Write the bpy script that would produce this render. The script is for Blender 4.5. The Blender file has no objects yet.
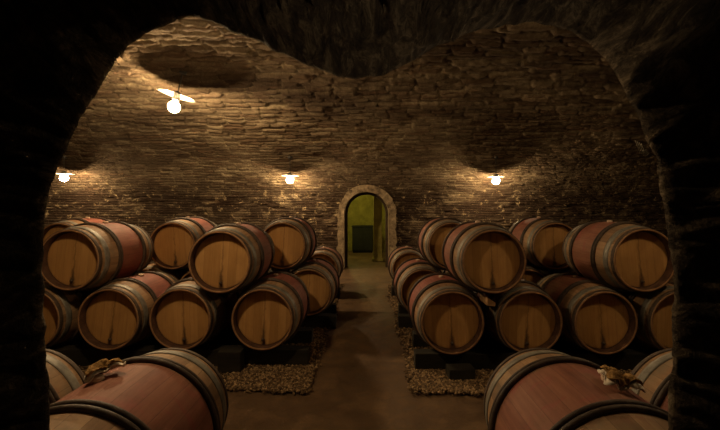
import bpy, bmesh, math, random
import numpy as np
from mathutils import Vector, Matrix
random.seed(7)
PI = math.pi
SC = bpy.context.scene
COL = SC.collection

# ------------------------------------------------------------------ numpy noise
def _h(ix, iy, iz):
    n = (ix.astype(np.int64)*374761393 + iy.astype(np.int64)*668265263 + iz.astype(np.int64)*2147483647 % 1000003*7919) & 0xffffffff
    n = ((n ^ (n >> 13))*1274126177) & 0xffffffff
    n = (n ^ (n >> 16)) & 0xffffffff
    return n/4294967295.0
def vnoise(x, y, z):
    x = np.asarray(x, float); y = np.asarray(y, float); z = np.asarray(z, float)
    x, y, z = np.broadcast_arrays(x, y, z)
    ix, iy, iz = np.floor(x), np.floor(y), np.floor(z)
    fx, fy, fz = x-ix, y-iy, z-iz
    fx, fy, fz = fx*fx*(3-2*fx), fy*fy*(3-2*fy), fz*fz*(3-2*fz)
    r = 0
    for a in (0, 1):
        for b in (0, 1):
            for c in (0, 1):
                w = (fx if a else 1-fx)*(fy if b else 1-fy)*(fz if c else 1-fz)
                r = r + w*_h(ix+a, iy+b, iz+c)
    return r*2-1
def fbm(x, y, z, oct=4, gain=.5):
    r = 0; amp = 1; f = 1
    for k in range(oct):
        r = r + amp*vnoise(np.asarray(x)*f+k*17.3, np.asarray(y)*f+k*5.1, np.asarray(z)*f-k*9.7)
        amp *= gain; f *= 2.03
    return r

# ------------------------------------------------------------------ node helpers
class NT:
    def __init__(s, name):
        s.m = bpy.data.materials.new(name); s.m.use_nodes = True
        s.t = s.m.node_tree; s.t.nodes.clear()
        s.out = s.n('ShaderNodeOutputMaterial'); s.b = s.n('ShaderNodeBsdfPrincipled')
        s.l(s.b.outputs[0], s.out.inputs[0])
    def n(s, t, **k):
        x = s.t.nodes.new(t)
        for a, v in k.items(): setattr(x, a, v)
        return x
    def l(s, a, b): s.t.links.new(a, b)
    def set(s, sock, v):
        if isinstance(v, bpy.types.NodeSocket): s.l(v, sock)
        else: sock.default_value = v
    def coord(s, kind='Object'): return s.n('ShaderNodeTexCoord').outputs[kind]
    def map(s, v, sc=(1,1,1), loc=(0,0,0)):
        m = s.n('ShaderNodeMapping'); s.l(v, m.inputs[0]); m.inputs['Scale'].default_value = sc
        s.set(m.inputs['Location'], loc); return m.outputs[0]
    def noise(s, v, scale, detail=4, rough=.55, dist=0):
        x = s.n('ShaderNodeTexNoise'); s.l(v, x.inputs['Vector']); x.inputs['Scale'].default_value = scale
        x.inputs['Detail'].default_value = detail; x.inputs['Roughness'].default_value = rough
        x.inputs['Distortion'].default_value = dist; return x.outputs['Fac']
    def ramp(s, f, stops):
        r = s.n('ShaderNodeValToRGB'); s.l(f, r.inputs[0]); e = r.color_ramp.elements
        while len(e) < len(stops): e.new(.5)
        for q, (p, c) in zip(e, stops):
            q.position = p; q.color = (c, c, c, 1) if isinstance(c, (int, float)) else (*c, 1)
        return r.outputs[0]
    def mix(s, f, a, b, mode='MIX'):
        x = s.n('ShaderNodeMix', data_type='RGBA', blend_type=mode)
        s.set(x.inputs[0], f)
        for i, v in ((6, a), (7, b)):
            s.set(x.inputs[i], (*v, 1) if isinstance(v, tuple) and len(v) == 3 else v)
        return x.outputs[2]
    def math(s, op, a, b=0., c=0.):
        x = s.n('ShaderNodeMath', operation=op)
        s.set(x.inputs[0], a); s.set(x.inputs[1], b); s.set(x.inputs[2], c); return x.outputs[0]
    def attr(s, name): return s.n('ShaderNodeAttribute', attribute_name=name).outputs['Fac']
    def sep(s, v):
        x = s.n('ShaderNodeSeparateXYZ'); s.l(v, x.inputs[0]); return x.outputs
    def rnd(s): return s.n('ShaderNodeObjectInfo').outputs['Random']
    def bump(s, h, strength=.5, dist=.02):
        x = s.n('ShaderNodeBump'); x.inputs['Strength'].default_value = strength; x.inputs['Distance'].default_value = dist
        s.l(h, x.inputs['Height']); s.l(x.outputs[0], s.b.inputs['Normal'])
    def fin(s, color, rough=.8, spec=.25, metal=0):
        s.set(s.b.inputs['Base Color'], (*color, 1) if isinstance(color, tuple) else color)
        s.set(s.b.inputs['Roughness'], rough); s.b.inputs['Specular IOR Level'].default_value = spec
        s.b.inputs['Metallic'].default_value = metal
        return s.m

# ------------------------------------------------------------------ materials
def mat_vault():
    t = NT('vault_brick'); c = t.coord()
    r, j = t.attr('brick_tone'), t.attr('joint')
    fine = t.noise(c, 26, 6, .7); mid = t.noise(t.map(c, (.3, 1, 1.6)), 3.2, 5, .65); big = t.noise(t.map(c, (.28, .6, 1)), 1.15, 4, .6, .4)
    tone = t.math('ADD', t.math('MULTIPLY', r, .38), t.math('MULTIPLY', fine, .62))
    brick = t.ramp(tone, [(.15, (.06, .042, .025)), (.5, (.165, .120, .074)), (.85, (.385, .305, .20))])
    brick = t.mix(t.ramp(mid, [(.36, 0), (.66, 1)]), t.mix(.55, brick, (.10, .062, .036)), brick)
    red = t.mix(t.math('MULTIPLY', t.ramp(t.math('FRACT', t.math('MULTIPLY', r, 7.3)), [(.7, 0), (.85, 1)]), .3), brick, (.16, .085, .05))
    jc = t.mix(t.ramp(t.noise(t.map(c, (.5, 1, 1)), 2.3, 6, .7), [(.43, 0), (.57, 1)]), (.035, .024, .014), (.50, .41, .26))
    col = t.mix(t.math('MULTIPLY', j, t.ramp(fine, [(.3, .3), (.65, .95)])), red, jc)
    z = t.sep(c)[2]
    lowband = t.n('ShaderNodeMapRange'); t.l(z, lowband.inputs[0]); lowband.inputs[1].default_value = 2.7; lowband.inputs[2].default_value = 1.85
    soot = t.math('MULTIPLY', t.ramp(t.noise(t.map(c, (.6, 1, 1.6)), 2.6, 6, .7, .5), [(.39, 0), (.48, 1)]), lowband.outputs[0])
    soot2 = t.ramp(big, [(.42, .0), (.66, .75)])
    f = t.math('MAXIMUM', t.math('MULTIPLY', soot, .88), soot2)
    col = t.mix(f, col, (.026, .014, .009))
    chalk = t.math('MULTIPLY', t.ramp(t.noise(c, 5.5, 6, .75, .3), [(.58, 0), (.65, .75)]), lowband.outputs[0])
    col = t.mix(chalk, col, (.5, .38, .22))
    t.bump(t.math('ADD', fine, t.math('MULTIPLY', t.noise(c, 90, 3), .4)), .9, .03)
    return t.fin(col, .93, .15)
def mat_rock():
    t = NT('rough_rock'); c = t.coord()
    a = t.noise(t.map(c, (1, .3, .8)), 24, 8, .72, .8); b = t.noise(c, 70, 5, .7)
    col = t.ramp(a, [(.36, (.014, .010, .007)), (.5, (.075, .054, .034)), (.66, (.34, .26, .165))])
    col = t.mix(t.math('MULTIPLY', b, .5), col, (.06, .042, .027))
    t.bump(t.math('ADD', a, t.math('MULTIPLY', b, .4)), 1, .09)
    return t.fin(col, .92, .2)
def mat_floor():
    t = NT('worn_concrete'); c = t.coord()
    a = t.noise(c, 1.6, 7, .62, .6); b = t.noise(c, 7, 6, .65, .4)
    col = t.ramp(a, [(.3, (.075, .043, .021)), (.55, (.14, .082, .040)), (.75, (.21, .128, .062))])
    col = t.mix(t.ramp(b, [(.42, .6), (.62, 0)]), col, (.06, .034, .018))
    t.bump(t.math('ADD', b, t.math('MULTIPLY', t.noise(c, 60, 3), .4)), .5, .015)
    return t.fin(col, t.ramp(b, [(.35, .55), (.65, .85)]), .3)
def mat_gravel():
    t = NT('pea_gravel'); r = t.attr('pebble_tone')
    return t.fin(t.ramp(r, [(0, (.045, .026, .012)), (.5, (.13, .078, .036)), (1, (.34, .225, .115))]), .8, .3)
def mat_staves():
    t = NT('oak_staves'); c = t.coord(); x, y, z = t.sep(c)
    rr = t.rnd(); off = t.n('ShaderNodeCombineXYZ'); t.l(t.math('MULTIPLY', rr, 37.), off.inputs[0]); t.l(t.math('MULTIPLY', rr, 11.), off.inputs[1])
    va = t.n('ShaderNodeVectorMath', operation='ADD'); t.l(c, va.inputs[0]); t.l(off.outputs[0], va.inputs[1]); cc = va.outputs[0]
    ang = t.math('DIVIDE', t.math('ARCTAN2', x, z), 2*PI)
    k = t.math('MULTIPLY', t.math('ADD', ang, .5), 26.)
    cell = t.math('FLOOR', k); fr = t.math('FRACT', k)
    wn = t.n('ShaderNodeTexWhiteNoise', noise_dimensions='2D'); cv = t.n('ShaderNodeCombineXYZ'); t.l(cell, cv.inputs[0]); t.l(rr, cv.inputs[1]); t.l(cv.outputs[0], wn.inputs['Vector'])
    tone = wn.outputs['Value']
    gap = t.math('LESS_THAN', t.math('MINIMUM', fr, t.math('SUBTRACT', 1., fr)), .014)
    grain = t.noise(t.map(cc, (40, 3.5, 40)), 1, 5, .65, .3)
    blot = t.noise(cc, 6, 5, .6)
    wood = t.ramp(t.math('ADD', t.math('MULTIPLY', tone, .35), t.math('MULTIPLY', grain, .65)), [(.2, (.12, .066, .034)), (.5, (.25, .142, .07)), (.8, (.37, .235, .125))])
    wood = t.mix(t.ramp(blot, [(.45, 0), (.7, .65)]), wood, (.16, .125, .085))
    ay = t.math('ABSOLUTE', y)
    mr = t.n('ShaderNodeMapRange', interpolation_type='SMOOTHSTEP'); t.l(t.math('ADD', ay, t.math('MULTIPLY', t.math('SUBTRACT', blot, .5), .05)), mr.inputs[0])
    mr.inputs[1].default_value = .195; mr.inputs[2].default_value = .155; 
    wine = t.ramp(t.math('ADD', t.math('MULTIPLY', grain, .5), t.math('MULTIPLY', blot, .5)), [(.25, (.08, .021, .016)), (.5, (.20, .057, .040)), (.75, (.31, .115, .075))])
    amt = t.math('MULTIPLY', mr.outputs[0], t.math('MULTIPLY_ADD', rr, .3, .66))
    col = t.mix(amt, wood, wine)
    sm = t.n('ShaderNodeMapRange'); t.l(t.math('ADD', ay, t.math('MULTIPLY', grain, .1)), sm.inputs[0]); sm.inputs[1].default_value = .33; sm.inputs[2].default_value = .22
    spl = t.math('MULTIPLY', t.ramp(t.noise(t.map(cc, (2.5, 6, 2.5)), 2, 4, .6), [(.52, 0), (.62, .7)]), sm.outputs[0])
    col = t.mix(spl, col, (.24, .062, .048))
    col = t.mix(t.math('MULTIPLY', gap, .5), col, (.04, .02, .014))
    t.bump(t.math('SUBTRACT', t.math('MULTIPLY', grain, .5), t.math('MULTIPLY', gap, .8)), .5, .006)
    return t.fin(col, .68, .3)
def mat_head():
    t = NT('oak_head'); c = t.coord(); x, y, z = t.sep(c); rr = t.rnd()
    off = t.n('ShaderNodeCombineXYZ'); t.l(t.math('MULTIPLY', rr, 31.), off.inputs[0]); t.l(t.math('MULTIPLY', rr, 17.), off.inputs[2])
    va = t.n('ShaderNodeVectorMath', operation='ADD'); t.l(c, va.inputs[0]); t.l(off.outputs[0], va.inputs[1]); cc = va.outputs[0]
    k = t.math('MULTIPLY', t.math('ADD', x, .5), 12.5)
    fr = t.math('FRACT', k); wn = t.n('ShaderNodeTexWhiteNoise', noise_dimensions='2D'); cv = t.n('ShaderNodeCombineXYZ')
    t.l(t.math('FLOOR', k), cv.inputs[0]); t.l(rr, cv.inputs[1]); t.l(cv.outputs[0], wn.inputs['Vector'])
    gap = t.math('LESS_THAN', t.math('MINIMUM', fr, t.math('SUBTRACT', 1., fr)), .025)
    grain = t.noise(t.map(cc, (38, 1, 3)), 1, 5, .6, .25); blot = t.noise(cc, 5, 4, .55)
    col = t.ramp(t.math('ADD', t.math('MULTIPLY_ADD', wn.outputs['Value'], .25, .08), t.math('MULTIPLY', grain, .6)), [(.2, (.30, .15, .048)), (.55, (.43, .23, .078)), (.85, (.55, .32, .125))])
    col = t.mix(t.ramp(blot, [(.5, 0), (.75, .4)]), col, (.26, .13, .05))
    # drip stain running down from the head peg and a darker band all round the edge
    wob = t.math('MULTIPLY', t.math('SUBTRACT', t.noise(cc, 16, 4, .6), .5), .045)
    ax = t.math('ABSOLUTE', t.math('ADD', x, wob))
    wd = t.n('ShaderNodeMapRange'); t.l(z, wd.inputs[0]); wd.inputs[1].default_value = -.05; wd.inputs[2].default_value = -.24; wd.inputs[3].default_value = .0; wd.inputs[4].default_value = .022
    dm = t.n('ShaderNodeMapRange', interpolation_type='SMOOTHSTEP'); t.l(t.math('SUBTRACT', ax, wd.outputs[0]), dm.inputs[0]); dm.inputs[1].default_value = .016; dm.inputs[2].default_value = -.014
    col = t.mix(t.math('MULTIPLY', dm.outputs[0], .85), col, (.035, .017, .010))
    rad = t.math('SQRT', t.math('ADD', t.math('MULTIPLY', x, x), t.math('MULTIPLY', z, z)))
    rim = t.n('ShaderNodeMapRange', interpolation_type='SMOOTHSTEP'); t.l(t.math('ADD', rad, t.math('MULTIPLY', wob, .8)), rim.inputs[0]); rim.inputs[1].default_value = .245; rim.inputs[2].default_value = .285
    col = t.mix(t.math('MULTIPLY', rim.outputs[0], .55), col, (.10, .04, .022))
    col = t.mix(t.math('MULTIPLY', gap, .28), col, (.10, .05, .02))
    t.bump(t.math('SUBTRACT', t.math('MULTIPLY', grain, .4), gap), .35, .004)
    return t.fin(col, .7, .25)
def mat_simple(name, a, b, scale=20, rough=.7, spec=.3, metal=0, bump=.4, stretch=(1,1,1)):
    t = NT(name); c = t.coord(); n = t.noise(t.map(c, stretch), scale, 6, .65)
    t.bump(n, bump, .01)
    return t.fin(t.ramp(n, [(.3, a), (.7, b)]), rough, spec, metal)
def mat_emit(name, col, s):
    t = NT(name); t.b.inputs['Emission Color'].default_value = (*col, 1); t.b.inputs['Emission Strength'].default_value = s
    return t.fin((.8, .8, .8), .4)
M = dict(
    vault=mat_vault(), rock=mat_rock(), floor=mat_floor(), gravel=mat_gravel(), staves=mat_staves(), head=mat_head(),
    galv=mat_simple('galvanised_hoop', (.11, .10, .085), (.25, .23, .19), 14, .55, .4, .35),
    iron=mat_simple('rusted_iron_hoop', (.035, .026, .02), (.10, .065, .045), 24, .7, .3, .2),
    osier=mat_simple('dark_chestnut_hoop', (.022, .014, .010), (.075, .048, .032), 18, .62, .35, 0, .6),
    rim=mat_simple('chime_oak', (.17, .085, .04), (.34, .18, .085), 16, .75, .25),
    chime=mat_simple('shaded_inner_chime', (.035, .016, .009), (.09, .042, .022), 16, .8, .2),  # inner chime coloured dark to deepen the shadow crescent over the heads
    skid=mat_simple('blackened_timber', (.008, .007, .005), (.03, .024, .015), 9, .8, .25, 0, .6, (.2, 1, 1)),
    bung=mat_simple('pale_bung', (.45, .30, .2), (.62, .46, .34), 30, .6, .3),
    wedge=mat_simple('raw_timber_wedge', (.30, .16, .07), (.42, .25, .12), 14, .8, .2),
    burlap=mat_simple('burlap', (.16, .085, .03), (.40, .24, .09), 60, .95, .1, 0, 1),
    paper=mat_simple('pale_lining', (.5, .42, .33), (.72, .64, .52), 20, .9, .1),
    stone=mat_simple('dressed_limestone', (.05, .033, .02), (.36, .27, .165), 8, .9, .2, 0, .7),
    jamb=mat_simple('dark_door_frame_timber', (.025, .015, .009), (.06, .036, .02), 10, .75, .25),
    plaster=mat_simple('yellow_plaster', (.15, .125, .03), (.33, .28, .075), 3.5, .9, .15),
    cupboard=mat_simple('dark_painted_timber', (.008, .008, .007), (.02, .019, .016), 8, .7, .3),
    steel=mat_simple('dark_steel', (.03, .028, .025), (.06, .055, .05), 20, .5, .4, .6),
    enamel=mat_simple('white_enamel', (.7, .68, .62), (.8, .78, .72), 8, .35, .4),
    cobweb=mat_simple('cobweb_silk', (.45, .4, .3), (.6, .55, .42), 30, .8, .2),
)

# ------------------------------------------------------------------ object helpers
def link(name, me, m=None, parent=None, loc=None, rot=None):
    if m is not None and not me.materials: me.materials.append(m)
    o = bpy.data.objects.new(name, me); COL.objects.link(o)
    if parent is not None: o.parent = parent
    if loc is not None: o.location = loc
    if rot is not None: o.rotation_euler = rot
    return o
def from_bm(name, bm, m, parent=None, loc=None, rot=None, smooth=False):
    me = bpy.data.meshes.new(name); bm.normal_update(); bm.to_mesh(me); bm.free()
    if smooth: me.polygons.foreach_set('use_smooth', [True]*len(me.polygons))
    return link(name, me, m, parent, loc, rot)
def grid_mesh(name, P, closed_u=False, mask=None, attrs=None, flip=False):
    nv, nu = P.shape[:2]
    me = bpy.data.meshes.new(name)
    idx = np.arange(nv*nu).reshape(nv, nu)
    a = idx[:-1]; b = idx[1:]
    if closed_u:
        q = np.stack([a, np.roll(a, -1, 1), np.roll(b, -1, 1), b], -1)
    else:
        q = np.stack([a[:, :-1], a[:, 1:], b[:, 1:], b[:, :-1]], -1)
    if mask is not None: q = q[mask]
    q = q.reshape(-1, 4)
    if flip: q = q[:, ::-1]
    used = np.unique(q); remap = np.full(nv*nu, -1); remap[used] = np.arange(len(used)); q = remap[q]
    co = P.reshape(-1, 3)[used]
    me.vertices.add(len(co)); me.vertices.foreach_set('co', co.astype(np.float32).ravel())
    me.loops.add(q.size); me.loops.foreach_set('vertex_index', q.astype(np.int32).ravel())
    me.polygons.add(len(q)); me.polygons.foreach_set('loop_start', np.arange(0, q.size, 4, dtype=np.int32))
    me.update(calc_edges=True); me.validate()
    for k, v in (attrs or {}).items():
        at = me.attributes.new(k, 'FLOAT', 'POINT'); at.data.foreach_set('value', v.ravel()[used].astype(np.float32))
    return me
def lathe(prof, n=48, axis='y'):
    """closed mesh of revolution: prof is list of (radius, along)"""
    bm = bmesh.new(); rings = []
    for r, s in prof:
        ring = []
        for k in range(n):
            a = 2*PI*k/n; u, v = r*math.sin(a), r*math.cos(a)
            ring.append(bm.verts.new((u, s, v) if axis == 'y' else (u, v, s)))
        rings.append(ring)
    for p, q in zip(rings, rings[1:]):
        for k in range(n): bm.faces.new((p[k], p[(k+1) % n], q[(k+1) % n], q[k]))
    return bm, rings
def lathe_closed(prof, n=48, axis='y'):
    bm, rings = lathe(prof, n, axis)
    p, q = rings[-1], rings[0]
    for k in range(n): bm.faces.new((p[k], p[(k+1) % n], q[(k+1) % n], q[k]))
    bmesh.ops.recalc_face_normals(bm, faces=bm.faces[:]); return bm
def lathe_capped(prof, n=24, axis='z'):
    bm, rings = lathe(prof, n, axis)
    bm.faces.new(rings[0]); bm.faces.new(rings[-1])
    bmesh.ops.recalc_face_normals(bm, faces=bm.faces[:]); return bm
def box_bm(x0, x1, y0, y1, z0, z1, bev=0, cuts=0, jit=0, seed=0):
    bm = bmesh.new(); bmesh.ops.create_cube(bm, size=1)
    for v in bm.verts: v.co = Vector(((x0+x1)/2+v.co.x*(x1-x0), (y0+y1)/2+v.co.y*(y1-y0), (z0+z1)/2+v.co.z*(z1-z0)))
    if bev: bmesh.ops.bevel(bm, geom=bm.edges[:], offset=bev, segments=2, affect='EDGES', profile=.6)
    return bm
def tube_bm(pts, r, n=8, bm=None):
    bm = bm or bmesh.new(); rings = []
    pts = [Vector(p) for p in pts]
    for i, p in enumerate(pts):
        d = (pts[min(i+1, len(pts)-1)]-pts[max(i-1, 0)]).normalized()
        u = d.orthogonal().normalized(); w = d.cross(u)
        rr = r[i] if isinstance(r, (list, tuple)) else r
        rings.append([bm.verts.new(p+u*(math.cos(2*PI*k/n)*rr)+w*(math.sin(2*PI*k/n)*rr)) for k in range(n)])
    for p, q in zip(rings, rings[1:]):
        for k in range(n): bm.faces.new((p[k], p[(k+1) % n], q[(k+1) % n], q[k]))
    bm.faces.new(rings[0][::-1]); bm.faces.new(rings[-1])
    return bm
def tag(o, label, cat, group=None, kind=None):
    if label: o['label'] = label
    if cat: o['category'] = cat
    if group: o['group'] = group
    if kind: o['kind'] = kind
    return o
def empty(name, loc):
    o = bpy.data.objects.new(name, None); COL.objects.link(o); o.location = loc; o.empty_display_size = .1; return o
def struct(o): o['kind'] = 'structure'; return o

# ------------------------------------------------------------------ camera
CH = 1.6; F = 360.0; VX, VY = 368.0, 207.0
cam = bpy.data.cameras.new('camera'); cam.sensor_width = 36; cam.lens = 18.0; cam.clip_start = .02
cam.shift_x = (360-VX)/720; cam.shift_y = (VY-215)/720
co = bpy.data.objects.new('camera', cam); COL.objects.link(co); co.location = (0, 0, CH); co.rotation_euler = (PI/2, 0, 0)
SC.camera = co
def at(px, py, y): return ((px-VX)/F*y, y, CH-(py-VY)/F*y)

# ------------------------------------------------------------------ the vault: back wall + ceiling in courses of brick
YB, YN, Z0, BH = 9.5, .60, 1.3, 2.4
YC, A = (YB+YN)/2, (YB-YN)/2
th = np.linspace(0, PI, 400)
py_ = np.concatenate([np.full(30, YB), YC+A*np.cos(th), np.full(30, YN)])
pz_ = np.concatenate([np.linspace(0, Z0-.01, 30), Z0+BH*np.sin(th), np.linspace(Z0-.01, 0, 30)])
ds = np.hypot(np.diff(py_), np.diff(pz_)); S = np.concatenate([[0], np.cumsum(ds)])
def prof(s):
    s = np.clip(s, 0, S[-1]); y = np.interp(s, S, py_); z = np.interp(s, S, pz_)
    e = .05; y2, z2 = np.interp(np.clip(s+e, 0, S[-1]), S, py_), np.interp(np.clip(s+e, 0, S[-1]), S, pz_)
    y1, z1 = np.interp(np.clip(s-e, 0, S[-1]), S, py_), np.interp(np.clip(s-e, 0, S[-1]), S, pz_)
    ty, tz = y2-y1, z2-z1; L = np.hypot(ty, tz)
    return y, z, -tz/L, ty/L      # inward normal (ny, nz)
rng = np.random.default_rng(3)
X0, X1, DU = -9.0, 9.0, .03
us = np.arange(X0, X1+DU/2, DU)
rows_s, rows_d, rows_r, rows_j = [], [], [], []
s = 0.0; ci = 0
s_top_wall = None
while s < S[-1]-.05:
    q = min(max((s-2.0)/3.6, 0), 1)
    h = (.064+.085*q)*rng.uniform(.88, 1.14); bl = .27+.22*q
    if s+h > S[-1]: h = S[-1]-s
    # brick boundaries on this course
    ed = [X0-rng.uniform(0, bl)]
    while ed[-1] < X1+1: ed.append(ed[-1]+bl*rng.uniform(.65, 1.3))
    ed = np.array(ed); bi = np.searchsorted(ed, us)-1
    tone = rng.random(len(ed)); out = rng.normal(0, .008+.007*q, len(ed)); miss = rng.random(len(ed)) < .04
    out = np.where(miss, out-.035, out)
    dj = np.minimum(us-ed[bi], ed[np.minimum(bi+1, len(ed)-1)]-us)
    hj = np.clip(1-dj/(.018+.012*q), 0, 1)
    e1 = .10+.07*q
    for f in (0., e1, e1+.13, .5, .87-e1, 1-e1):
        vj = 1.0 if f == 0 else (.45 if f in (e1, 1-e1) else 0)
        jt = np.maximum(hj, vj)
        rows_s.append(s+f*h+.016*vnoise(us*.9, s*.6, 3.3)+(.05*h*vnoise(us*5, s*9, 1.)+.06*h*vnoise(us*17, s*9, f*3))); rows_j.append(jt)
        rows_r.append(tone[bi]); rows_d.append(out[bi]*(1-jt)-(.022+.04*q)*jt)
    s += h; ci += 1
    if s_top_wall is None and s > Z0+.02: s_top_wall = len(rows_s)
rows_s.append(np.full(len(us), S[-1])); rows_d.append(np.zeros(len(us))); rows_r.append(np.full(len(us), .5)); rows_j.append(np.zeros(len(us)))
RS, RD, RR, RJ = map(np.array, (rows_s, rows_d, rows_r, rows_j))
RS[0] = 0
UX = np.broadcast_to(us, RS.shape)
y, z, ny, nz = prof(RS)
qq = np.clip((RS-2)/3.6, 0, 1)
disp = RD+(.008+.008*qq)*fbm(UX*9, y*16, z*16, 4, .6)+.025*fbm(UX*.7, y*.7, z*.7, 2)
P = np.stack([UX, y+ny*disp, z+nz*disp], -1)
# doorway opening through the back wall
DX, DW, DSPR = -.04, .57, 1.42
cx = (P[:-1, :-1, 0]+P[1:, 1:, 0])/2; cy = (P[:-1, :-1, 1]+P[1:, 1:, 1])/2; cz = (P[:-1, :-1, 2]+P[1:, 1:, 2])/2
hole = (cy > 8.6) & (((np.abs(cx-DX) < DW+.1) & (cz < DSPR)) | (np.hypot(cx-DX, cz-DSPR) < DW+.1))
rowi = np.broadcast_to(np.arange(P.shape[0]-1)[:, None], cx.shape)
at_ = dict(brick_tone=RR, joint=RJ)
sp_wall = s_top_wall
struct(link('wall_back', grid_mesh('wall_back', P, mask=(~hole) & (rowi < sp_wall), attrs=at_, flip=True), M['vault']))
struct(link('ceiling', grid_mesh('ceiling', P, mask=(~hole) & (rowi >= sp_wall) & (cy > .99), attrs=at_, flip=True), M['vault']))
for nm, x in (('wall_left', X0+.02), ('wall_right', X1-.02)):
    bm = bmesh.new(); vs = [bm.verts.new((x, float(a), float(b))) for a, b in zip(py_[::6], pz_[::6])]
    bm.faces.new(vs); struct(from_bm(nm, bm, M['rock']))

# ------------------------------------------------------------------ near wall with the rough double-arched opening (passage the camera stands in)
OUT = [(50,430),(49,400),(46,350),(44,300),(43,270),(44,235),(46,215),(50,190),(57,166),(66,150),(71,138),(78,118),(90,95),(103,72),(113,55),(126,42),(140,33),(158,24),(176,16),(195,15),(215,22),(240,34),(262,42),(285,54),(310,65),(335,73),(355,76),(380,73),(400,66),(420,55),(437,43),(460,35),(482,28),(510,21),(530,19),(555,22),(572,28),(585,38),(597,46),(610,58),(620,75),(625,90),(632,105),(640,122),(648,145),(655,165),(660,195),(664,220),(668,240),(671,265),(672,300),(671,350),(668,390),(667,430)]
YE = 1.0
pts = [at(a-5*min(max((95-a)/30, 0), 1)+6*min(max((a-610)/30, 0), 1), b, YE) for a, b in OUT]
pts = [(pts[0][0], 0, -.02)]+[(p[0], 0, p[2]) for p in pts]+[(pts[-1][0], 0, -.02)]
pa = np.array([(p[0], p[2]) for p in pts])
cl = np.concatenate([[0], np.cumsum(np.hypot(*np.diff(pa, axis=0).T))])
NS = 620; tt = np.linspace(0, cl[-1], NS)
ox, oz = np.interp(tt, cl, pa[:, 0]), np.interp(tt, cl, pa[:, 1])
k_ = np.ones(9)/9
sm = lambda v: np.concatenate([v[:4], np.convolve(v, k_, 'valid'), v[-4:]])
sx, sz = sm(ox), sm(oz)
tx, tz = np.gradient(sx), np.gradient(sz); L = np.hypot(tx, tz); nx_, nz_ = -tz/L, tx/L    # outward of the opening
nx_, nz_ = sm(sm(nx_)), sm(sm(nz_))
ceil_w = np.clip((oz-1.75)/.25, 0, 1)
# soften outward direction near the pendant so the folds do not cross
dxn, dzn = nx_*(1-ceil_w)+ceil_w*.25*nx_, nz_*(1-ceil_w)+ceil_w*np.maximum(nz_, .6)
ys = np.concatenate([[YE+.015], np.linspace(YE, .45, 56), np.linspace(.4, -1.6, 34)])
loops = []
ck = np.interp(ox, [-.9, -.45, -.1, .03, .32, .45, .9], [1.2, .6, .45, .22, .22, .5, 1.2])
far = np.stack([np.clip(ox*12, -8.98, 8.98), np.full(NS, YE+.02), np.where(oz < 0, -.02, np.clip(oz+(oz-1.5)*3*(oz > 1.5), -.02, 3.4))], -1)
far2 = np.stack([ox+nx_*.08, np.full(NS, YE+.03), np.where(oz < 0, -.02, oz+nz_*.08)], -1)
loops += [far, far2]
for yv in ys:
    t = max(YE-yv, 0)
    fl = np.where(t < .35, t, .35+.10*(t-.35))
    kj = 1.9*(1-ceil_w)+ck*ceil_w
    g = fl*kj
    n1 = fbm(ox*7+3, yv*2.6, oz*7, 5, .6); n2 = fbm(ox*26, yv*9, oz*26, 3, .6)
    amp = .010+.10*min(t/.25, 1)
    ridge = -np.abs(vnoise(ox*9, yv*1.3+4, oz*5))*.09*min(t/.15, 1)*ceil_w
    d = g+(n1*amp*.6+n2*.016)*min(t/.12, 1)+.005*(n1*.5+n2)+ridge
    loops.append(np.stack([ox+dxn*d, np.full(NS, yv)+.012*n2*(t > 0), np.where(oz < 0, -.02, oz+dzn*d)], -1))
W = np.array(loops)
struct(link('wall_front', grid_mesh('wall_front', W), M['rock']))

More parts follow.
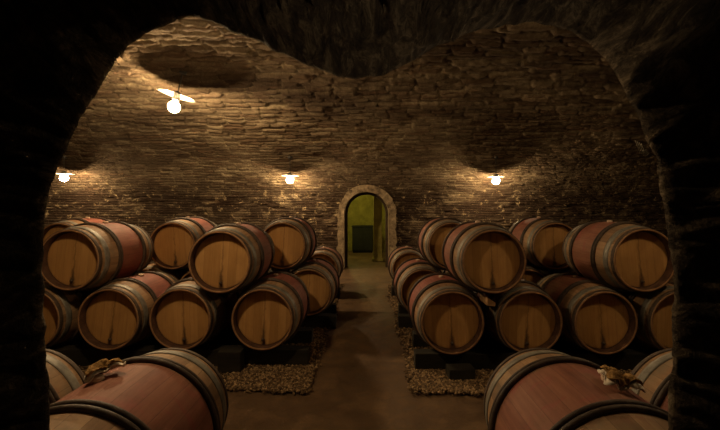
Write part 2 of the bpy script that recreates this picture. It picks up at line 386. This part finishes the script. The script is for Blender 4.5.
# ------------------------------------------------------------------ floor, gravel beds
nx, nyv = 240, 260
gx, gy = np.meshgrid(np.linspace(-9.2, 9.2, nx), np.linspace(-1.8, 14.2, nyv))
gz = .008*fbm(gx*1.3, gy*1.3, 0, 4)-.006
struct(link('floor', grid_mesh('floor', np.stack([gx, gy, gz], -1)), M['floor']))
def gravel(name, x0, x1, y0, y1, n, label, seed):
    rg = np.random.default_rng(seed)
    base = np.array([(1,0,0),(-1,0,0),(0,1,0),(0,-1,0),(0,0,1),(0,0,-1)], float)
    fc = [(0,2,4),(2,1,4),(1,3,4),(3,0,4),(2,0,5),(1,2,5),(3,1,5),(0,3,5)]
    px = rg.uniform(x0, x1, n); u = rg.random(n); py = y0+(y1-y0)*u**1.6
    # more on the open strips by the aisle and the front edge
    edge = rg.random(n) < .45
    inner = x0 if abs(x0) < abs(x1) else x1
    px = np.where(edge, inner+np.sign(inner)*rg.random(n)*.75, px)
    py = np.where((rg.random(n) < .45) & ~edge, y0+rg.random(n)*.42, py)
    px = px+(.035*vnoise(py*5, 0, 1)+rg.normal(0, .02, n))*edge; py = py+.05*vnoise(px*3, 2, 1)+rg.normal(0, .03, n)
    r = rg.uniform(.008, .020, n); V = []
    ang = rg.uniform(0, 2*PI, n); cs, sn = np.cos(ang), np.sin(ang)
    sc = np.stack([r*rg.uniform(.8, 1.4, n), r*rg.uniform(.7, 1.1, n), r*rg.uniform(.55, .9, n)], -1)
    v = base[None]*sc[:, None]; v = v+rg.normal(0, .12, v.shape)*r[:, None, None]
    vx = v[..., 0]*cs[:, None]-v[..., 1]*sn[:, None]; vy = v[..., 0]*sn[:, None]+v[..., 1]*cs[:, None]
    pz = .008+rg.uniform(0, .012, n)
    co_ = np.stack([vx+px[:, None], vy+py[:, None], v[..., 2]+pz[:, None]], -1).reshape(-1, 3)
    fa = (np.array(fc)[None]+6*np.arange(n)[:, None, None]).reshape(-1, 3)
    tone = np.repeat(rg.random(n), 6)
    # bed sheet under the pebbles
    bx, by = np.linspace(x0, x1, 40), np.linspace(y0, y1, 60); gx, gy = np.meshgrid(bx, by)
    gz = .006+.004*vnoise(gx*6, gy*6, 2)
    gz[0] = gz[-1] = -.014; gz[:, 0] = gz[:, -1] = -.014
    b0 = len(co_); bedco = np.stack([gx, gy, gz], -1).reshape(-1, 3); ii = np.arange(len(bedco)).reshape(gx.shape)+b0
    bq1 = np.stack([ii[:-1, :-1], ii[:-1, 1:], ii[1:, 1:]], -1).reshape(-1, 3); bq2 = np.stack([ii[:-1, :-1], ii[1:, 1:], ii[1:, :-1]], -1).reshape(-1, 3)
    co_ = np.concatenate([co_, bedco]); fa = np.concatenate([fa, bq1, bq2]); tone = np.concatenate([tone, np.full(len(bedco), .12)])
    me = bpy.data.meshes.new(name); me.vertices.add(len(co_)); me.vertices.foreach_set('co', co_.astype(np.float32).ravel())
    me.loops.add(fa.size); me.loops.foreach_set('vertex_index', fa.astype(np.int32).ravel()); me.polygons.add(len(fa))
    me.polygons.foreach_set('loop_start', np.arange(0, fa.size, 3, dtype=np.int32)); me.update(calc_edges=True)
    a = me.attributes.new('pebble_tone', 'FLOAT', 'POINT'); a.data.foreach_set('value', tone.astype(np.float32))
    tag(link(name, me, M['gravel']), label, 'gravel', kind='stuff')
gravel('gravel_bed', -5.0, -.51, 3.12, 7.4, 22000, 'tan pea gravel bed under the barrels left of the aisle', 1)
gravel('gravel_bed', .39, 4.2, 3.12, 7.4, 22000, 'tan pea gravel bed under the barrels right of the aisle', 2)

# ------------------------------------------------------------------ doorway and the lit room beyond
def arch_ring(r0, r1, y0, y1, spr, n=28):
    bm = bmesh.new()
    def loop(r):
        return [(DX-r, 0.)]+[(DX-r, spr*k/6) for k in range(1, 6)]+[(DX-r*math.cos(PI*k/n), spr+r*math.sin(PI*k/n)) for k in range(n+1)]+[(DX+r, spr*k/6) for k in range(5, 0, -1)]+[(DX+r, 0.)]
    a, b = loop(r0), loop(r1); V = []
    for yv in (y0, y1):
        V.append(([bm.verts.new((p[0], yv, p[1])) for p in a], [bm.verts.new((p[0], yv, p[1])) for p in b]))
    (a0, b0), (a1, b1) = V
    for k in range(len(a)-1):
        bm.faces.new((a0[k], a0[k+1], b0[k+1], b0[k])); bm.faces.new((a1[k], b1[k], b1[k+1], a1[k+1]))
        bm.faces.new((a0[k], a1[k], a1[k+1], a0[k+1])); bm.faces.new((b0[k], b0[k+1], b1[k+1], b1[k]))
    for k in (0, len(a)-1): bm.faces.new((a0[k], b0[k], b1[k], a1[k]))
    bmesh.ops.recalc_face_normals(bm, faces=bm.faces[:])
    return bm
bm = arch_ring(DW, DW+.18, 9.2, 9.95, DSPR)
bmesh.ops.subdivide_edges(bm, edges=bm.edges[:], cuts=2, use_grid_fill=True)
for v in bm.verts:
    rr_ = math.hypot(v.co.x-DX, max(v.co.z-DSPR, 0))
    if rr_ > DW+.12:
        k = 1+.05*float(fbm(v.co.x*6, v.co.z*6, 1, 4, .7)); v.co.x *= k
    v.co.y += .012*float(vnoise(v.co.x*12, v.co.z*12, 5))
struct(from_bm('trim_1', bm, M['stone']))
struct(from_bm('trim_2', arch_ring(DW-.06, DW+.0, 9.55, 9.75, DSPR), M['jamb']))
RX0, RX1, RYB, RZ = -1.4, 1.0, 13.2, 2.5
struct(from_bm('wall_room_back', box_bm(RX0-.1, RX1+.1, RYB, RYB+.1, 0, RZ), M['plaster']))
struct(from_bm('wall_room_left', box_bm(RX0-.1, RX0, 9.95, RYB, 0, RZ), M['plaster']))
struct(from_bm('wall_room_right', box_bm(RX1, RX1+.1, 9.95, RYB, 0, RZ), M['plaster']))
struct(from_bm('ceiling_room', box_bm(RX0-.1, RX1+.1, 9.95, RYB+.1, RZ, RZ+.1), M['plaster']))
struct(from_bm('wall_room_front', box_bm(RX0-.1, -DW-.2, 9.9, 9.98, 0, RZ), M['stone']))
struct(from_bm('wall_room_front', box_bm(DW+.2, RX1+.1, 9.9, 9.98, 0, RZ), M['stone']))
# pale pier just inside the room
t = empty('stone_pier', (.29, 10.75, 0)); tag(t, 'pale square stone pier standing inside the lit room beyond the doorway', 'pier')
from_bm('shaft', box_bm(-.13, .13, -.13, .13, .08, RZ-.12, .015), M['plaster'], t)
from_bm('plinth', box_bm(-.16, .16, -.16, .16, 0, .08, .012), M['plaster'], t)
from_bm('capital', box_bm(-.16, .16, -.16, .16, RZ-.12, RZ, .012), M['plaster'], t)
# dark cupboard
t = empty('cupboard', (-.19, 12.75, 0)); tag(t, 'low black cupboard against the yellow wall seen through the doorway', 'cupboard')
from_bm('carcass', box_bm(-.36, .36, -.2, .25, .06, .9, .01), M['cupboard'], t)
from_bm('top', box_bm(-.38, .38, -.23, .26, .9, .94, .008), M['cupboard'], t)
from_bm('plinth', box_bm(-.34, .34, -.17, .23, 0, .06), M['cupboard'], t)
for sx_ in (-1, 1):
    d = from_bm('door', box_bm(-.165, .165, -.012, .0, .09, .87, .004), M['cupboard'], t, (sx_*.178, -.202, 0))
    from_bm('handle', box_bm(-.008, .008, -.03, -.012, .5, .6, .003), M['steel'], d, (-sx_*.12, 0, 0))

# ------------------------------------------------------------------ barrels
RB, RH, BL = .345, .297, .90
HL = BL/2
def rad(sv): return RB-(RB-RH)*(abs(sv)/HL)**2
def part(name, bm, m, smooth=True):
    me = bpy.data.meshes.new(name); bm.normal_update(); bm.to_mesh(me); bm.free()
    me.polygons.foreach_set('use_smooth', [smooth]*len(me.polygons)); me.materials.append(m); return me
REC = .085
ss = [-HL+BL*k/28 for k in range(29)]
pr = [(rad(q), q) for q in ss]
pr += [(RH-.004, HL+.004), (RH-.018, HL), (RH-.026, HL-REC-.02)]+[(rad(q)-.03, q) for q in reversed(ss[4:-4])]+[(RH-.026, -HL+REC+.02), (RH-.018, -HL), (RH-.004, -HL-.004)]
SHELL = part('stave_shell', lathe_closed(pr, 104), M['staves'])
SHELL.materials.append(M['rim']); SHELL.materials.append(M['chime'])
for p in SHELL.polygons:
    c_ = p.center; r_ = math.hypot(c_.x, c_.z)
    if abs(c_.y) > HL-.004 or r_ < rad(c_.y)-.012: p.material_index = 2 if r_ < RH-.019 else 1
    p.use_smooth = True
def head_bm():
    bm = lathe_capped([(RH-.028, -.012), (RH-.027, .012)], 72, 'y'); return bm
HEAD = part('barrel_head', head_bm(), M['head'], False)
PEG = part('peg', lathe_capped([(.012, -.022), (.014, 0), (.014, .012)], 14, 'y'), M['osier'])
def hoop(name, s0, w, th, m, rnd=False):
    if rnd:
        n = 10; pr = []
        for k in range(n):
            a = 2*PI*k/n; q = s0+math.cos(a)*w/2
            pr.append((rad(s0)+th*.62+math.sin(a)*th, q))
        bm = lathe_closed(pr, 88)
    else:
        ks = [s0-w/2, s0-w/4, s0, s0+w/4, s0+w/2]
        bm = lathe_closed([(rad(q)+th, q) for q in ks]+[(rad(q)-.003, q) for q in reversed(ks)], 88)
    return part(name, bm, m)
HOOPS = []
for sg in (-1, 1):
    HOOPS.append(('chime_hoop', hoop('chime_hoop', sg*(HL-.020), .030, .005, M['iron'])))
    HOOPS.append(('galvanised_hoop', hoop('galvanised_hoop', sg*(HL-.095), .055, .0045, M['galv'])))
    HOOPS.append(('chestnut_hoop', hoop('chestnut_hoop', sg*.212, .024, .013, M['osier'], True)))
    HOOPS.append(('chestnut_hoop', hoop('chestnut_hoop', sg*.186, .024, .014, M['osier'], True)))
BUNG = part('bung', lathe_capped([(.024, .0), (.026, .010), (.027, .018), (.022, .024)], 20, 'z'), M['bung'])
for v in BUNG.vertices: v.co.z += RB-.004
def barrel(x, yf, zc, roll, label, group):
    t = empty('wine_barrel', (x, yf+HL, zc-RB)); tag(t, label, 'barrel', group)
    R = (0, roll, 0)
    def add(n, me, y=0.):
        o = bpy.data.objects.new(n, me); COL.objects.link(o); o.parent = t; o.location = (0, y, RB); o.rotation_euler = R; return o
    add('stave_shell', SHELL)
    h = add('barrel_head', HEAD, -HL+REC)
    p = bpy.data.objects.new('peg', PEG); COL.objects.link(p); p.parent = h; p.location = (0, -.012, -.215)
    add('barrel_head', HEAD, HL-REC)
    for n, me in HOOPS: add(n, me)
    add('bung', BUNG)
    return t
ZL = .503
def up(a, b): return ZL+math.sqrt((2*RB+.004)**2-((b-a)/2)**2)
G1, G2, G0, G3 = 'barrels of the front rank of the two stacks', 'barrels of the second rank', 'barrels in the near foreground', 'barrels at the far end by the doorway'
BAR = [
 # front rank, left stack
 (-1.03, 3.5, ZL, .05, 'bottom-row barrel nearest the aisle at the front of the left stack', G1),
 (-1.83, 3.5, ZL, -.04, 'bottom-row front barrel of left stack, second from the aisle', G1),
 (-2.53, 3.5, ZL, .12, 'bottom-row front barrel of left stack, third from the aisle, red middle band', G1),
 (-3.30, 3.5, ZL, .0, 'bottom-row front barrel half hidden behind the left rock jamb', G1),
 (-1.43, 3.46, up(-1.83, -1.03), .06, 'brightest-headed front barrel on top of the left stack, near the aisle', G1),
 (-2.93, 3.52, up(-3.30, -2.53), .10, 'big red-banded front barrel on top of the left stack beside the left rock jamb', G1),
 # front rank, right stack
 (.80, 3.4, ZL, -.05, 'bottom-row barrel nearest the aisle at the front of the right stack', G1),
 (1.54, 3.4, ZL, .04, 'bottom-row front barrel of right stack, second from the aisle', G1),
 (2.25, 3.4, ZL, -.08, 'bottom-row front barrel of right stack, third from the aisle', G1),
 (2.97, 3.4, ZL, .03, 'bottom-row front barrel cut off by the right rock jamb', G1),
 (1.18, 3.36, up(.80, 1.54), -.05, 'large front barrel on top of the right stack nearest the aisle', G1),
 (2.62, 3.4, up(2.25, 2.97), -.10, 'red-banded front barrel on top of the right stack beside the right rock jamb', G1),
 # second rank
 (-.77, 4.62, ZL, .03, 'bottom-row second-rank barrel beside the aisle in the left stack, bright head', G2),
 (-1.46, 4.62, ZL, .0, 'bottom-row second-rank barrel hidden behind the front left barrels', G2),
 (-2.16, 4.62, ZL, .0, 'bottom-row second-rank barrel in the gap left of the brightest head', G2),
 (-2.86, 4.62, ZL, .0, 'bottom-row second-rank barrel behind the red-banded left front barrel', G2),
 (-3.60, 4.62, ZL, .0, 'second-rank bottom barrel farthest left, behind the left jamb barrels', G2),
 (-4.32, 4.62, ZL, .0, 'second-rank bottom barrel out beyond the left rock jamb', G2),
 (-1.10, 4.60, up(-1.46, -.77), .06, 'top-row second-rank barrel of left stack next to the aisle, below the wall lamp', G2),
 (-2.51, 4.60, up(-2.86, -2.16), -.06, 'top-row second-rank barrel between the two front left top barrels', G2),
 (-3.96, 4.60, up(-4.32, -3.60), .08, 'top-row second-rank barrel peeping over the leftmost front barrel', G2),
 (.72, 4.6, ZL, -.06, 'bottom-row second-rank barrel beside the aisle in the right stack', G2),
 (1.42, 4.6, ZL, .0, 'bottom-row second-rank barrel hidden behind the front right barrels', G2),
 (2.05, 4.6, ZL, .0, 'bottom-row second-rank barrel below the gap in the right top row', G2),
 (2.75, 4.6, ZL, .0, 'bottom-row second-rank barrel behind the right jamb barrels', G2),
 (1.07, 4.58, up(.72, 1.42), .04, 'top-row second-rank barrel half covered by the large front right barrel', G2),
 (2.40, 4.58, up(2.05, 2.75), -.04, 'top-row second-rank barrel seen in the gap between the two right front top barrels', G2),
 # third rank
 (-.82, 6.2, ZL, .03, 'small dark far barrel left of the doorway, third in the row along the aisle', G3),
 (.73, 6.3, ZL, .0, 'small far barrel right of the doorway, third in the row along the aisle', G3),
 # foreground
 (-1.06, 1.06, ZL+.03, -.22, 'huge red-stained near barrel with a burlap patch, lower left foreground', G0),
 (-1.80, 1.06, ZL+.03, .1, 'near barrel half behind the left rock jamb, beside the burlap-topped barrel', G0),
 (.93, 1.06, ZL+.03, .22, 'huge red-stained near barrel with a burlap patch, lower right foreground', G0),
 (1.68, 1.06, ZL+.03, -.1, 'near barrel half behind the right rock jamb, beside the burlap-topped barrel', G0),
]
for b in BAR: barrel(*b)

# burlap patches lying on the bungs of the two near barrels
def patch(cx, yv, roll, label, seed):
    t = empty('bung_cloth', (cx+math.sin(roll)*(RB+.02), yv, ZL+.03+math.cos(roll)*(RB+.02))); t.rotation_euler = (0, roll, .2 if seed == 1 else -.3)
    tag(t, label, 'cloth', 'burlap bung covers on the near barrels')
    n, m = 16, 40
    def sheet(scale, lift, edge):
        Pn = np.zeros((n, m, 3))
        for i in range(n):
            for j in range(m):
                a = 2*PI*j/m; r = (i/(n-1))*(1+.28*math.sin(3*a+seed)+.16*math.sin(7*a+2*seed))
                x, y_ = .060*scale*r*math.cos(a), .050*scale*r*math.sin(a)
                zz = lift+.018*float(fbm(x*50+seed, y_*50, seed, 3))-(.017*(i/(n-1))**2)+edge*(i/(n-1))**3*max(0, math.sin(a*2+seed))
                Pn[i, j] = (x, y_, zz)
        return Pn
    me = grid_mesh('burlap', sheet(1, .034, .014), closed_u=True); o = link('burlap', me, M['burlap'], t); s_ = o.modifiers.new('s', 'SOLIDIFY'); s_.thickness = .004
    me = grid_mesh('lining', sheet(1.13, .016, .012), closed_u=True); o = link('lining', me, M['paper'], t); s_ = o.modifiers.new('s', 'SOLIDIFY'); s_.thickness = .003
    o['label'] = 'pale lining curling out under the burlap'
patch(-1.06, 1.55, -.22, 'crumpled burlap bung cover on the near left barrel', 1)
patch(.93, 1.46, .22, 'crumpled burlap bung cover on the near right barrel', 2)

# skid beams (blackened) under the ranks
BT = ZL-rad(.28)
def skid(x0, x1, yv, label, seed, group='blackened skid beams', dz=0.):
    L_ = x1-x0; t = box_bm(-L_/2, L_/2, -.065, .065, 0, BT-.008+dz, .008)
    bmesh.ops.subdivide_edges(t, edges=[e for e in t.edges if abs(e.verts[0].co.x-e.verts[1].co.x) > .5], cuts=24)
    for v in t.verts:
        v.co.y += .008*float(vnoise(v.co.x*4, seed, 0)); v.co.z += .004*float(vnoise(v.co.x*5, seed, 7))*(v.co.z > .05)
    o = from_bm('skid_beam', t, M['skid'], None, ((x0+x1)/2, yv, .0)); tag(o, label, 'beam', group)
q = 0
for nm, sg, ranks in (('left', -1, ((3.5, .60, 3.75), (4.62, .42, 4.75), (6.2, .50, 1.5))), ('right', 1, ((3.4, .46, 3.4), (4.6, .40, 3.2), (6.3, .42, 1.5)))):
    for rk, (yf, a, b) in zip(('front', 'second', 'third'), ranks):
        for fr, dy in (('front', -.28), ('rear', .28)):
            q += 1; aa = a+(.05 if fr == 'rear' else 0)
            skid(min(sg*aa, sg*b), max(sg*aa, sg*b), yf+HL+dy, f'blackened timber skid under the {fr} end of the {rk}-rank barrels, {nm} of the aisle', q)
for sg, nm in ((-1, 'left'), (1, 'right')):
    for dy in (-.28, .28):
        q += 1; skid(min(sg*.62, sg*2.1), max(sg*.62, sg*2.1), 1.06+HL+dy, f'blackened timber skid hidden below the two near {nm} barrels', q, f'skids below the near {nm} barrels', .03)
# loose timber blocks in front of the skids
def block(x, yv, w, h, d, label, m='skid', z=.012, rot=0.):
    o = from_bm('timber_block', box_bm(-w/2, w/2, -d/2, d/2, 0, h, .008), M[m], None, (x, yv, z), (0, 0, rot)); tag(o, label, 'block', 'loose timber blocks by the skids')
block(-1.33, 3.50, .22, .20, .12, 'dark timber block standing on gravel between the two left front bottom barrels')
block(.86, 3.36, .24, .10, .14, 'dark timber block on gravel under the head of the right aisle front barrel', rot=.06)
# wedge between upper and lower right barrels
bm = bmesh.new(); vs = [bm.verts.new(p) for p in ((-.04, 0, 0), (.04, 0, 0), (.04, 0, .035), (-.04, 0, .075), (-.04, .22, 0), (.04, .22, 0), (.04, .22, .035), (-.04, .22, .075))]
for f in ((0,1,2,3), (7,6,5,4), (0,4,5,1), (1,5,6,2), (2,6,7,3), (3,7,4,0)): bm.faces.new([vs[k] for k in f])
bmesh.ops.recalc_face_normals(bm, faces=bm.faces[:])
tag(from_bm('wooden_wedge', bm, M['wedge'], None, (1.175, 3.44, .655), (0, .1, 0)), 'pale wooden wedge between the two aisle-side bottom barrels, right stack', 'wedge')

# ------------------------------------------------------------------ lamps
WARM = (1.0, .70, .37)
def surf_z(yv):  # vault height above a point
    return Z0+BH*math.sqrt(max(0, 1-((yv-YC)/A)**2))
def lamp(x, yv, zv, P_, label, br=.085, sr=.21, tilt=(0, 0), col=WARM, top=None, dsh=None):
    t = empty('cellar_lamp', (x, yv, zv)); tag(t, label, 'lamp', 'cellar lamps'); t.rotation_euler = (tilt[0], tilt[1], 0)
    L_ = P_/(4*PI*PI*br*br)
    bm = bmesh.new(); bmesh.ops.create_icosphere(bm, subdivisions=3, radius=br)
    from_bm('bulb', bm, mat_emit('lamp_glow', col, L_), t, smooth=True)
    zt = br+.02 if dsh is None else dsh
    bm = lathe_closed([(sr, zt-.012), (sr*.6, zt+.012), (.05, zt+.024), (.05, zt+.030), (sr*.6, zt+.018), (sr, zt-.006)], 40, 'z')
    bmesh.ops.holes_fill(bm, edges=[e for e in bm.edges if e.is_boundary])
    from_bm('shade', bm, M['enamel'], t, smooth=True)
    from_bm('holder', lathe_capped([(.03, br-.01), (.056, br+.025), (.05, zt+.045), (.02, zt+.06)], 20), M['steel'], t)
    h = (surf_z(yv) if top is None else top)-zv
    from_bm('stem', tube_bm([(0, 0, zt+.055), (0, 0, h-.01)], .009, 8), M['steel'], t)
    from_bm('ceiling_rose', lathe_capped([(.05, h-.035), (.055, h-.02), (.055, h+.02)], 20), M['steel'], t)
    return t
LP = [
 (64, 178, 8.55, 120, 'small glaring lamp at the left edge beside the left rock jamb'),
 (290, 180, 8.55, 120, 'small glaring lamp on the back wall left of the doorway'),
 (496, 181, 8.55, 120, 'small glaring lamp on the back wall right of the doorway'),
]
for a, b, yv, P_, lab in LP:
    x, yv, z_ = at(a, b, yv); lamp(x, yv, z_, P_, lab)
x, yv, z_ = at(174, 107, 5.5); lamp(x, yv, z_, 320, 'big dazzling lamp under the left vault, largest of the visible lamps', .085, .275, (0, .25), dsh=.185)
# two more of the same row on the near side of the vault, behind the rough arch
for x in (-1.65, 2.75):
    lamp(x, 2.2, 2.82, 95 if x < 0 else 42, f'cellar lamp hidden above the opening over the {"left" if x < 0 else "right"} barrels', dsh=.175 if x < 0 else None)
lamp(-.75, 11.2, 2.1, 62, 'yellow-green lit lamp inside the room beyond the doorway', .06, .12, (0, 0), (.9, .8, .22), RZ)

def strands(name, label, cat, paths, m):
    bm = bmesh.new()
    for pth, r in paths: tube_bm(pth, r, 5, bm)
    tag(from_bm(name, bm, M[m], None, None, None, True), label, cat)
rg = random.Random(4); paths = []
for k in range(7):
    a = (94+k*4.2, 80-k*4.6+rg.uniform(-2, 2)); b = (a[0]+rg.uniform(6, 16), a[1]+rg.uniform(2, 12))
    pp = [at(a[0]+(b[0]-a[0])*u, a[1]+(b[1]-a[1])*u+4*math.sin(PI*u), 1.005) for u in (-.3, 0, .25, .5, .75, 1)]
    paths.append((pp, [.0012, .0012, .001, .0008, .0006, .0004]))
strands('cobweb', 'torn cobweb threads hanging off the left edge of the rough arch', 'cobweb', paths, 'cobweb')
paths = []
for k in range(4):
    x = 633+k*3; pp = [at(x+3*(1-u)+rg.uniform(-.5, .5), 152-14*u, 1.005) for u in (-.2, .2, .5, .8, 1)]
    pp = [at(646+k, 150+k, 1.005)]+[at(640-u*5+k*2, 153-u*13+k, 1.005) for u in (0, .4, .7, 1)]
    paths.append((pp, [.0016, .0013, .001, .0008, .0005]))
strands('dry_rootlet', 'thin dry rootlets sticking out of the right edge of the rough arch', 'root', paths, 'cobweb')

# added spot without a fixture, behind the viewpoint, to brighten the rock overhead
sl = bpy.data.lights.new('added_rock_spot', 'SPOT'); sl.energy = 48; sl.color = (1, .78, .5); sl.spot_size = math.radians(38); sl.spot_blend = .8; sl.shadow_soft_size = .05
so = bpy.data.objects.new('added_rock_spot', sl); COL.objects.link(so); so.location = (.75, -.55, .9)
so.rotation_euler = (Vector((.26, .78, 2.16))-Vector(so.location)).to_track_quat('-Z', 'Y').to_euler()

# ------------------------------------------------------------------ world + view
w = bpy.data.worlds.new('world'); SC.world = w; w.use_nodes = True
bg = w.node_tree.nodes['Background']; bg.inputs[0].default_value = (1, .75, .5, 1); bg.inputs[1].default_value = .016
vs_ = SC.view_settings; vs_.view_transform = 'Standard'; vs_.look = 'None'; vs_.gamma = 1; vs_.use_curve_mapping = False
vs_.exposure = -0.12
SC.cycles.max_bounces = 8
